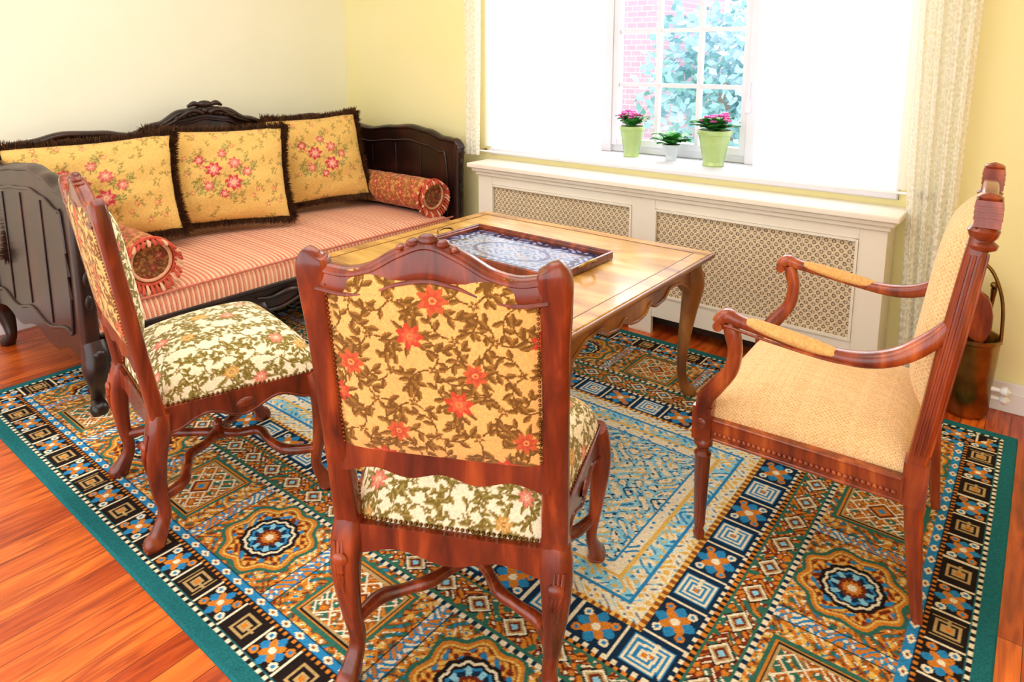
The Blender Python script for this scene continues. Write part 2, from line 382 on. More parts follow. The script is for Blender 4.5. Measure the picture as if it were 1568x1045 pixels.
# ---------------------------------------------------------------- curtains
def curtain(name,xf,z0,z1,y,amp,k,mat,nu=160,nv=60):
    a=np.linspace(0,1,nu); z=np.linspace(0,1,nv); A,Z=np.meshgrid(a,z,indexing='ij')
    zz=z0+(z1-z0)*Z; l,r=xf(Z); X=l+(r-l)*A
    Y=y+amp*np.sin(A*k*2*pi+.6*np.sin(Z*3))+.3*amp*np.sin(A*k*5.3*pi+1)
    return grid(name,np.stack([X,Y,zz],-1),None,mat)
curtain('sheer_curtain',lambda Z:(-2.92+0*Z,-2.03+.03*Z),.915,2.6,3.405,.009,11,M_sheer)
curtain('sheer_curtain',lambda Z:(-1.15-.03*Z,-.46+0*Z),.915,2.6,3.405,.009,9,M_sheer)
curtain('lace_curtain',lambda Z:(-.425-.09*Z,-.28+.04*Z),.02,2.6,3.33,.024,4,M_lace)
curtain('lace_curtain',lambda Z:(-3.04+0*Z,-2.915+.02*Z),.86,2.6,3.345,.016,3,M_lace)
rod=empty('curtain_rod',(-1.69,3.375,.895))
add('rod',[sweep([(-1.29,0,-.01),(0,0,0),(1.29,0,.01)],.006)],M_white,rod)
add('finials',[ell((-1.31,0,-.01),.024),ell((1.31,0,.01),.024),ell((-1.28,0,-.01),(.012,.018,.018)),ell((1.28,0,.01),(.012,.018,.018))],M_brass,rod)
add('brackets',[sweep([(s*1.25,0,s*.01),(s*1.25,.073,s*.01)],.007,ref=(1,0,0)) for s in(-1,1)],M_brass,rod)
# ---------------------------------------------------------------- rug
RX0,RX1,RY0,RY1=-3.6,.03,.70,3.18
def rug():
    W,L=RX1-RX0,RY1-RY0; st=.0036
    nx,ny=int(W/st),int(L/st)
    X,Y=np.meshgrid(np.linspace(0,W,nx),np.linspace(0,L,ny),indexing='ij')
    dx=np.minimum(X,W-X); dy=np.minimum(Y,L-Y); hor=dy<dx
    d=np.minimum(dx,dy); s=np.where(hor,X-W/2,Y-L/2)
    C=np.zeros(X.shape+(3,))
    T,NV,TN,OR,DO,CR,BL,GR,RB,BK,LB,YE=map(lin,[(36,108,112),(26,48,72),(190,158,104),(212,130,46),(156,86,34),(240,228,196),(48,136,188),(54,110,92),(120,50,28),(38,30,28),(144,208,228),(232,188,96)])
    def put(m,c): C[m]=c
    put(d>=0,T)
    def dash(a,b,c1,c2,p=.028):
        m=(d>=a)&(d<b); put(m,c1); put(m&((s%p)<p*.55),c2)
    def guard(a,b,base,P=.148,sq=TN,bg=BK):
        m=(d>=a)&(d<b); put(m,base); c=(a+b)/2; hw=(b-a)/2
        k=np.floor(s/P+.5); u=s-k*P; v=d-c; par=(k.astype(int)%2)==0
        q=np.maximum(np.abs(u),np.abs(v))
        t=m&par&(q<hw*.84); put(t,sq); put(t&((q/.0075).astype(int)%2==0)&~((u>0)&(np.abs(v)<.004)),bg)
        put(t&(q<.007),OR)
        th=np.arctan2(v,u); r=np.sqrt(u*u+v*v)
        o=m&~par; put(o&(r<hw*(.72+.25*np.cos(4*th))),BL); put(o&(r<hw*(.55+.22*np.cos(4*th+pi))),OR); put(o&(r<hw*.22),CR)
        for su in(-1,1):
            for sv in(-1,1):
                rr=np.hypot(u-su*.042,v-sv*hw*.55); put(o&(rr<.013),OR if (su*sv>0) else CR); put(o&(rr<.006),BL)
        put(m&(np.abs(np.abs(u)-P/2)<.004),CR)
    sa=np.abs(s)
    n1=np.sin(82*sa+2.2*np.sin(46*d))*np.cos(78*d+1.8*np.sin(60*s)); n2=np.sin(150*sa+3*np.cos(80*d))*np.sin(140*d+2*np.cos(70*s)); n3=np.cos(60*s+3*np.sin(60*d))
    dash(.045,.055,BK,CR); guard(.058,.150,BK,.125); dash(.150,.160,OR,BK,.02); m_=(d>=.160)&(d<.19); put(m_,BL); u_=(s%.06)-.03; put(m_&(np.abs(u_)*.6+np.abs(d-.175)<.012),CR); put(m_&(np.abs(u_)*.6+np.abs(d-.175)<.005),DO); put(m_&(np.abs(d-.175)>.0125),NV)
    a,b=.19,.48; m=(d>=a)&(d<b); put(m,OR); put(m&(n1>.35),YE); put(m&(n1<-.25),DO); put(m&(n1<-.6),GR); put(m&(n2>.68),RB); put(m&(n2<-.72),CR); put(m&(np.abs(n3)<.12),GR); put(m&(n1*n2>.45),BL)
    P=.42; k=np.floor(s/P+.5); u=s-k*P; v=d-(a+b)/2; par=(k.astype(int)%2)==0
    th=np.arctan2(v,u); r=np.sqrt((u*.92)**2+v**2)
    e=m&par; q=r+.010*np.cos(8*th)
    for lim,c in((.146,GR),(.134,OR),(.124,YE),(.117,DO),(.112,OR)): put(e&(q<lim),c)
    put(e&(q<.112)&(n2>.15),RB); put(e&(q<.112)&(n2<-.3),YE); put(e&(q<.112)&(n1<-.5),BL)
    q=r+.003*np.cos(12*th)
    for lim,c in((.086,BK),(.074,CR),(.066,BK),(.058,BL),(.050,NV),(.036,RB),(.024,OR),(.012,CR)): put(e&(q<lim),c)
    put(e&(q<.058)&(q>.036)&(np.cos(8*th)>.3),LB)
    e=m&~par; q=np.maximum(np.abs(u),np.abs(v)); di=np.abs(u)+np.abs(v)
    for lim,c in((.126,GR),(.114,OR),(.108,BK),(.103,TN),(.094,DO)): put(e&(q<lim),c)
    put(e&(q<.094)&(n2>.1),OR); put(e&(q<.094)&(n1<-.3),GR); put(e&(q<.094)&(n2<-.6),CR)
    pd=np.abs(((u+v)%.062)-.031); pe=np.abs(((u-v)%.062)-.031); put(e&(q<.094)&((pd<.0035)|(pe<.0035)),CR)
    for lim,c in((.05,CR),(.043,RB),(.03,OR),(.014,BL)): put(e&(di<lim),c)
    cg=m&(np.abs(np.abs(u)-P/2)<.022); put(cg,BL); put(cg&(n2>.2),OR); put(cg&(n2<-.4),CR); put(m&(np.abs(np.abs(u)-P/2)>.021)&(np.abs(np.abs(u)-P/2)<.026),BK)
    dash(.48,.494,NV,CR); dash(.494,.502,GR,GR)
    m=(d>=.502)&(d<.585); put(m,RB); put(m&(n2>.1),OR); put(m&(n1<-.35),GR); put(m&(n2<-.7),CR)
    u=(s%.125)-.0625; v=d-.5435; di=np.abs(u)*.85+np.abs(v)
    for lim,c in((.04,BK),(.035,CR),(.027,TN),(.02,RB),(.011,LB)): put(m&(di<lim),c)
    dash(.585,.593,GR,GR); dash(.593,.606,BK,OR,.022); dash(.606,.618,NV,CR); guard(.62,.735,NV,.14,CR,BL); dash(.735,.75,YE,DO,.025)
    x=X-W/2; y=Y-L/2; ax,ay=np.abs(x),np.abs(y)
    f1=np.sin(60*ax+2.4*np.sin(34*y))*np.cos(62*ay+2*np.sin(40*x)); f2=np.sin(120*ax+2.5*np.cos(70*y))*np.sin(115*ay+2*np.cos(60*x)); f3=np.cos(46*ax+3*np.sin(50*ay))
    m=d>=.75; put(m,CR); put(m&(f2>.35),YE); put(m&(f2<-.6),LB); put(m&(f2<-.85),DO)
    dash(.80,.81,BL,BL); m=d>=.81; put(m,LB); put(m&(f1>.2),CR); put(m&(f2<-.6),BL); put(m&(f2>.6),YE)
    dash(.865,.877,YE,YE); m=d>=.877; put(m,CR); put(m&(f2>.6),BL); dash(.915,.922,BL,BL); m=d>=.922
    put(m,LB); put(m&(f1>.15),BL); put(m&(f1>.5),CR); put(m&(f1<-.45),CR); put(m&(np.abs(f3)<.14),CR); put(m&(f2<-.8),NV); put(m&(f2>.7),YE)
    dm=ax*.55+ay+.010*np.cos(60*x)
    for lim,c in((.34,BL),(.33,YE),(.31,CR)): put(m&(dm<lim),c)
    put(m&(dm<.31)&(f1>.1),LB); put(m&(dm<.31)&(f2>.4),BL); put(m&(dm<.31)&(f2<-.5),YE)
    for lim,c in((.18,NV),(.17,LB),(.14,CR),(.12,BL),(.07,YE),(.04,OR)): put(m&(dm<lim),c)
    C*= (1+.08*np.sin(X*9+np.sin(Y*3)))[...,None]*(1+.10*np.random.randn(*X.shape))[...,None]
    C=np.clip(C,0,1)
    Zz=np.full_like(X,.012); Zz[0]=Zz[-1]=.0005; Zz[:,0]=Zz[:,-1]=.0005
    return grid('persian_rug',np.stack([X+RX0,Y+RY0,Zz],-1),C,M_rug)
rug()
# ---------------------------------------------------------------- pads
def pad(name,parent,cx,cy,z0,w,d,h,dome,cv,nu=190,nv=190,w2=None,p=9,colfn=None,round_=0,fp=1/3):
    a=np.linspace(-1,1,nu); b=np.linspace(-1,1,nv); A,Bb=np.meshgrid(a,b,indexing='ij')
    U=np.sin(A*pi/2); V=np.sin(Bb*pi/2); w2=w if w2 is None else w2
    half=w/2+(w2-w)/2*(V+1)/2
    f=np.maximum(1-np.abs(U)**p,0)**fp*np.maximum(1-np.abs(V)**p,0)**fp
    X=cx+U*half*(1-round_*V**8); Y=cy+V*d/2*(1-round_*U**6*.6); Z=z0+h*f+dome*(1-U**2)*(1-V**2)
    drop=np.maximum(z0+h-Z,0); wu=U**8/(U**8+V**8+1e-9)
    sx=X-cx+np.sign(U)*drop*wu; sy=Y-cy+np.sign(V)*drop*(1-wu)
    C=colfn(sx,sy,Z) if colfn else cv.at(sx,sy)
    return grid(name,np.stack([X,Y,Z],-1),C,M_fab,parent)
# ---------------------------------------------------------------- side chair
def side_chair(loc,rz):
    e=empty('upholstered_side_chair',loc,rz)
    yr=lambda z:-.235-(z-.40)*.155
    W=[]; FX=.300; FYc=.25; dz=.022
    for s in(-1,1):
        W.append(sweep([(s*.243,yr(.36),.36),(s*.245,yr(.5),.5),(s*.248,yr(.7),.7),(s*.250,yr(.9),.9),(s*.252,yr(1.0),1.0),(s*.250,yr(1.06),1.06),(s*.245,yr(1.09),1.088),(s*.240,yr(1.10),1.098)],
            [(.031,.026),(.030,.022),(.028,.021),(.029,.021),(.032,.022),(.035,.023),(.028,.02),(.008,.008)],ref=(0,1,0),e=4,n=20))
        W.append(sweep([(s*.243,-.232,.43),(s*.247,-.242,.37),(s*.249,-.254,.29),(s*.242,-.25,.18),(s*.234,-.24,.10),(s*.241,-.262,.04),(s*.246,-.278,.014),(s*.246,-.278,0)],
            [(.034,.03),(.038,.034),(.032,.031),(.021,.022),(.018,.019),(.023,.025),(.028,.032),(.024,.027)],ref=(0,1,0),e=2.8,n=18))
        W.append(sweep([(s*(FX-.004),FYc-.02,.44),(s*(FX+.004),FYc-.008,.39),(s*(FX+.010),FYc,.32),(s*(FX+.002),FYc-.008,.2),(s*(FX-.010),FYc-.02,.10),(s*(FX),FYc,.04),(s*(FX+.004),FYc+.014,.014),(s*(FX+.004),FYc+.014,0)],
            [(.030,.030),(.034,.034),(.031,.031),(.021,.022),(.016,.017),(.021,.023),(.028,.032),(.024,.028)],ref=(0,1,0),e=2.6,n=18))
        for t in range(3):
            W.append(ell((s*(FX+.024-.004*t),FYc+.012-.01*t,.355-.04*t),(.012,.014,.022)))
            W.append(ell((s*(.251),-.283+.006*t,.34-.035*t),(.02-.004*t,.010,.018)))
            W.append(sweep([(s*(.258+.01*(t-1)),-.272,.38),(s*(.252+.007*(t-1)),-.286,.31),(s*(.246+.003*(t-1)),-.276,.23)],[.004,.006,.002],n=8))
        n=30; a=np.linspace(-.22,.23,n); t=(a+.22)/.45
        zlo=.365+dz-.018*np.cos(t*4*pi)-.012; xx=s*(.238+.056*t)
        W.append(strip('y',a,zlo,.42+dz,xx-.016,xx+.016))
        W.append(sweep([(s*(.254+.056*q),-.21+.43*q,.355+dz-.018*math.cos(q*4*pi)) for q in np.linspace(0,1,13)],.005,n=8))
        W.append(ell((s*(.285),.01,.375+dz),(.010,.034,.018)))
    a=np.linspace(-.24,.24,41)
    W.append(strip('x',a,.350-.012*np.cos(a/.24*2*pi),.416,-.253,-.220))
    a=np.linspace(-.29,.29,41); W.append(strip('x',a,.345+dz-.022*np.cos(a/.29*3*pi),.42+dz,FYc-.02,FYc+.01))
    W.append(sweep([(x,FYc+.013,.348+dz-.022*math.cos(x/.29*3*pi)) for x in np.linspace(-.27,.27,25)],.006,n=8))
    for x in np.linspace(-.05,.05,5): W.append(ell((x,FYc+.015,.375+dz-abs(x)*.2),(.014,.01,.016)))
    zc=[1.045,1.035,1.046,1.074,1.090,1.074,1.046,1.035,1.045]; xs=np.linspace(-.24,.24,9)
    hh=[.03,.03,.032,.038,.044,.038,.032,.03,.03]
    W.append(sweep([(x,yr(z),z) for x,z in zip(xs,zc)],[(.02,h) for h in hh],ref=(0,0,1),e=4,n=20))
    W.append(sweep([(x,yr(z)-.016,z+h-.012) for x,z,h in zip(xs,zc,hh)],.007,n=8))
    W.append(sweep([(x,yr(z)-.018,z-h+.006) for x,z,h in zip(xs,zc,hh)],.005,n=8))
    for x,z,r in((0,1.133,.018),(-.03,1.126,.013),(.03,1.126,.013),(-.055,1.116,.009),(.055,1.116,.009)): W.append(ell((x,yr(1.13),z),(r*1.2,.016,r*.75)))
    W.append(strip('x',np.linspace(-.235,.235,41),.580+.008*np.cos(np.linspace(-1,1,41)*3*pi),.642,yr(.61)-.018,yr(.61)+.018))
    for s in(-1,1):
        W.append(sweep([(s*.238,-.245,.15),(s*.205,-.175,.155),(s*.145,-.145,.165),(s*.09,-.120,.175),(s*.05,-.06,.17),(0,0,.17)],[.015,.018,.014,.017,.015,.018],n=12))
        W.append(sweep([(s*(FX-.005),FYc-.01,.15),(s*.24,.15,.155),(s*.16,.12,.165),(s*.09,.11,.175),(s*.05,.05,.17),(0,0,.17)],[.015,.018,.014,.017,.015,.018],n=12))
    W.append(lathe([(.001,.145),(.02,.15),(.034,.163),(.034,.177),(.02,.185),(.012,.195),(.017,.205),(.012,.217),(.001,.225)]))
    add('carved_frame',W,M_cherry,e,.0015)
    pad('seat',e,0,.015,.412,.465,.50,.135,.042,C_seat,w2=.625,p=8,round_=.03,fp=.42,nu=210,nv=210)
    nu,nv=210,230
    for nm,sg,cv,off,bl in(('back_outer_fabric',-1,C_rear,.012,.020),('back_pad',1,C_seat,.012,.050)):
        A,Bb=np.meshgrid(np.linspace(-1,1,nu),np.linspace(-1,1,nv),indexing='ij')
        X=A*.224; zt=1.050+.03*(1-A**2); Z=.625+(zt-.625)*(Bb+1)/2
        Y=yr(Z)+sg*(off*1.0+bl*(1-np.abs(A)**5)*(1-np.abs(Bb)**6))
        grid(nm,np.stack([X,Y,Z],-1),cv.at(X,Z-.82),M_fab,e)
    nl=[]
    for x in np.linspace(-.215,.215,36): nl.append(ell((x,-.238,.424),.0045,6,4))
    for s in(-1,1):
        for q in np.linspace(0,1,34): nl.append(ell((s*(.238+.066*q),-.22+.46*q,.445),.0045,6,4))
        for z in np.linspace(.65,1.03,36): nl.append(ell((s*.219,yr(z)-.020,z),.0035,6,4))
        for z in np.linspace(.435,.51,8): nl.append(ell((s*.216,-.237,z),.004,6,4))
    add('nailheads',nl,M_nail,e)
    return e
side_chair((-1.088,1.222,.0125),math.radians(27))
side_chair((-2.205,1.11,.0125),math.radians(-11))
# ---------------------------------------------------------------- armchair
def armchair(loc,rz):
    e=empty('upholstered_armchair',loc,rz); W=[]
    yb=lambda z:-.262-(z-.45)*.13
    for s in(-1,1):
        W.append(sweep([(s*.285,-.30,0),(s*.287,-.285,.12),(s*.288,-.268,.3),(s*.288,-.262,.44)],[(.014,.014),(.018,.018),(.023,.023),(.026,.026)],ref=(0,1,0),e=3,n=18))
        W.append(box(s*.288-.028,s*.288+.028,-.292,-.236,.335,.455))
        W.append(sweep([(s*.288,yb(.45),.45),(s*.287,yb(.6),.6),(s*.283,yb(.8),.8),(s*.28,yb(1.0),1.0),(s*.28,yb(1.08),1.08)],[(.024,.024),(.026,.024),(.027,.026),(.024,.024),(.022,.022)],ref=(0,1,0),e=3.5,n=20))
        for q in(-.012,0,.012): W.append(sweep([(s*.288+q,yb(.48)-.024,.48),(s*.283+q,yb(.8)-.026,.8),(s*.28+q,yb(1.02)-.024,1.02)],.004,n=8))
        for q in(-.012,0,.012): W.append(sweep([(s*.313,yb(.48)+q,.48),(s*.31,yb(.8)+q,.8),(s*.304,yb(1.02)+q,1.02)],.004,n=8))
        W.append(lathe([(.02,0),(.030,.005),(.033,.015),(.022,.025),(.030,.035),(.034,.05),(.024,.06),(.022,.066)],s*.28,yb(1.1),1.03))
        W.append(box(s*.28-.027,s*.28+.027,yb(1.14)-.027,yb(1.14)+.027,1.09,1.155)); W.append(lathe([(.024,0),(.027,.006),(.02,.012),(.001,.018)],s*.28,yb(1.14),1.155))
        for q in(-.012,0.002,.016): W.append(box(s*.28-.029,s*.28+.029,yb(1.14)-.029,yb(1.14)+.029,1.12+q,1.125+q))
        W.append(box(s*.315-.028,s*.315+.028,.262,.318,.345,.45))
        W.append(lathe([(.012,0),(.016,.006),(.018,.02),(.013,.035),(.017,.05),(.024,.28),(.026,.29),(.018,.30),(.018,.31),(.028,.322),(.028,.336),(.022,.345)],s*.315,.29,0,n=36,flute=.12,nf=16,fz=(.045,.285)))
        W.append(ell((s*.343,.29,.40),(.005,.016,.016))); W.append(ell((s*.315,.318,.40),(.016,.005,.016)))
        W.append(sweep([(s*.315,.29,.44),(s*.317,.283,.48),(s*.322,.25,.53),(s*.327,.215,.585),(s*.33,.205,.65),(s*.332,.215,.70),(s*.332,.225,.73)],[(.027,.027),(.028,.026),(.022,.024),(.019,.021),(.019,.02),(.021,.022),(.02,.018)],ref=(0,1,0),e=3,n=16))
        W.append(sweep([(s*.332,.240,.712),(s*.333,.250,.732),(s*.333,.232,.75),(s*.333,.20,.742),(s*.334,.10,.724),(s*.333,-.02,.709),(s*.325,-.12,.708),(s*.31,-.2,.733),(s*.297,-.265,.785),(s*.29,-.30,.83)],
            [(.02,.014),(.027,.02),(.027,.021),(.022,.018),(.021,.014),(.023,.016),(.026,.02),(.026,.022),(.024,.022),(.016,.018)],ref=(0,0,1),e=2.6,n=18))
        W.append(lathe([(.001,-.03),(.014,-.03),(.014,.03),(.001,.03)],s*.333,.250,.720,axis='x'))
        W.append(sweep([(s*.352,.235,.725),(s*.354,.10,.709),(s*.352,-.05,.696),(s*.343,-.14,.702)],.004,n=8))
        W.append(box(s*.315-.014,s*.315+.014,-.24,.265,.352,.415))
        for q in np.linspace(-.22,.25,34): W.append(ell((s*.331,q,.372),.0075,8,5))
        W.append(sweep([(s*.330,-.235,.352),(s*.330,.262,.352)],.005,n=8)); W.append(sweep([(s*.330,-.235,.412),(s*.330,.262,.412)],.004,n=8))
    W.append(box(-.29,.29,.276,.304,.352,.415)); W.append(box(-.27,.27,-.275,-.25,.352,.415))
    for q in np.linspace(-.27,.27,38): W.append(ell((q,.307,.372),.0075,8,5))
    xs=np.linspace(-.265,.265,9); zt=[1.10,1.10,1.108,1.118,1.122,1.118,1.108,1.10,1.10]
    W.append(sweep([(x,yb(z),z) for x,z in zip(xs,zt)],[(.019,.03)]*9,ref=(0,0,1),e=4,n=16))
    W.append(sweep([(-.27,yb(.55),.55),(.27,yb(.55),.55)],[(.018,.025)]*2,e=4,n=12))
    add('carved_frame',W,M_maho,e,.0015)
    pad('seat',e,0,.025,.405,.59,.56,.08,.034,C_arm,w2=.625,p=8,nu=260,nv=260,fp=.4)
    A,Bb=np.meshgrid(np.linspace(-1,1,200),np.linspace(-1,1,220),indexing='ij')
    for nm,sg,bl in(('back_pad',1,.07),('back_outer_fabric',-1,.008)):
        X=A*.258; Z=.56+(1.09+.02*(1-A**2)-.56)*(Bb+1)/2; Y=yb(Z)+sg*(.012+bl*(1-np.abs(A)**6)*(1-np.abs(Bb)**6))
        grid(nm,np.stack([X,Y,Z],-1),C_arm.at(X,Z-.8),M_fab,e)
    for k,s in enumerate((-1,1)):
        path=[(s*.333,.175,.742),(s*.333,.165,.744),(s*.334,.10,.733),(s*.334,.0,.718),(s*.333,-.065,.710),(s*.332,-.075,.710)]
        add('arm_pad_%d'%(k+1),[sweep(path,[(.012,.006),(.022,.012),(.027,.018),(.027,.018),(.020,.012),(.010,.006)],n=18)],M_armpad,e)
armchair((-.455,2.195,.0125),math.radians(92.5))
# ---------------------------------------------------------------- table
def table():
    cx,cy=-1.73,2.20; e=empty('carved_wooden_table',(cx,cy,.0125)); hx,hy=.645,.575; zt=.65
    W=[]
    add('tabletop',[box(-hx+.06,hx-.06,-hy+.06,hy-.06,zt-.025,zt)],M_tabtop,e)
    fr=[]
    for s in(-1,1):
        fr.append(box(-hx,hx,s*(hy-.03)-.0305,s*(hy-.03)+.0305,zt-.026,zt+.001)); fr.append(box(s*(hx-.03)-.0305,s*(hx-.03)+.0305,-hy+.062,hy-.062,zt-.026,zt+.001))
    add('tabletop_border',fr,M_table,e,.004)
    ed=[]
    for s in(-1,1):
        ed.append(sweep([(-hx,s*hy,zt-.014),(hx,s*hy,zt-.014)],.011,n=12)); ed.append(sweep([(s*hx,-hy,zt-.014),(s*hx,hy,zt-.014)],.011,n=12))
        ed.append(box(-hx+.058,hx-.058,s*(hy-.06)-.002,s*(hy-.06)+.002,zt,zt+.0018)); ed.append(box(s*(hx-.06)-.002,s*(hx-.06)+.002,-hy+.063,hy-.063,zt,zt+.0018))
    add('tabletop_edge',ed,M_tabedge,e)
    def prof(t):
        t=np.abs(np.array(t)); return spl([(0,.50),(.1,.505),(.2,.54),(.3,.515),(.42,.52),(.55,.555),(.72,.55),(.85,.52),(1,.46)])(t)
    for s in(-1,1):
        a=np.linspace(-hx+.08,hx-.08,81); z=prof(a/(hx-.08)); W.append(strip('x',a,z,zt-.024,s*(hy-.065)-.012,s*(hy-.065)+.012))
        W.append(sweep([(q,s*(hy-.052),float(prof(q/(hx-.08)))+.008) for q in np.linspace(-hx+.09,hx-.09,45)],.007,n=8,sub=2))
        a=np.linspace(-hy+.08,hy-.08,81); z=prof(a/(hy-.08)); W.append(strip('y',a,z,zt-.024,s*(hx-.065)-.012,s*(hx-.065)+.012))
        W.append(sweep([(s*(hx-.052),q,float(prof(q/(hy-.08)))+.008) for q in np.linspace(-hy+.09,hy-.09,45)],.007,n=8,sub=2))
        for t in(-1,1):
            x,y=s*(hx-.07),t*(hy-.07); dx,dy=s*.707,t*.707
            off=[0,.012,.016,0,-.016,-.02,-.006,.018,.02]; zz=[zt-.03,.56,.50,.38,.24,.12,.05,.014,0]; sz=[.036,.042,.044,.032,.024,.019,.022,.03,.026]
            W.append(sweep([(x+dx*o,y+dy*o,z) for o,z in zip(off,zz)],sz,ref=(-dy,dx,0),e=2.8,n=18))
            for q in range(3): W.append(ell((x+dx*(.055-.008*q),y+dy*(.055-.008*q),.55-.035*q),(.014,.014,.02)))
    W.append(box(-hx+.07,hx-.07,-hy+.07,hy-.07,zt-.03,zt-.0262))
    add('apron_and_legs',W,M_tablegs,e,.002)
table()
def tray():
    z=.0125+.652; e=empty('serving_tray',(-1.755,2.215,z),math.radians(-1)); hx,hy=.37,.205
    W=[]
    for s in(-1,1):
        W.append(sweep([(-hx,s*hy,.013),(hx,s*hy,.013)],[(.012,.013)]*2,e=5,n=16)); W.append(sweep([(s*hx,-hy,.013),(s*hx,hy,.013)],[(.012,.013)]*2,e=5,n=16))
        W.append(sweep([(-hx,s*(hy+.004),.026),(hx,s*(hy+.004),.026)],.008,n=10)); W.append(sweep([(s*(hx+.004),-hy,.026),(s*(hx+.004),hy,.026)],.008,n=10))
    add('rim',W,M_cherry,e,.002)
    X,Y=np.meshgrid(np.linspace(-hx,hx,320),np.linspace(-hy,hy,180),indexing='ij')
    C=np.zeros(X.shape+(3,)); C[:]=lin((150,164,190)); f=np.sin(90*np.abs(X)+2*np.sin(70*Y))*np.cos(94*np.abs(Y)+2*np.sin(60*X))
    r=np.sqrt((X/hx)**2+(Y/hy)**2); edge=np.maximum(np.abs(X)-hx+.095,np.abs(Y)-hy+.075)>0
    C[edge]=lin((44,56,104)); C[edge&(f>.35)]=lin((150,164,200)); C[edge&(f<-.3)]=lin((22,24,44)); C[(~edge)&(f>.4)]=lin((92,108,150)); C[(~edge)&(np.abs(r-.5)<.03)]=lin((70,84,130)); C[(~edge)&(f<-.7)]=lin((150,116,100))
    grid('painted_base',np.stack([X,Y,np.full_like(X,.010)],-1),C,M_glaze,e)
    add('tray_bottom',[box(-hx,hx,-hy,hy,0,.008)],M_cherry,e)
    add('handles',[sweep([(s*(hx+.008),-.05,.025),(s*(hx+.03),-.04,.04),(s*(hx+.036),0,.046),(s*(hx+.03),.04,.04),(s*(hx+.008),.05,.025)],.006,n=10) for s in(-1,1)],M_brass,e)
tray()
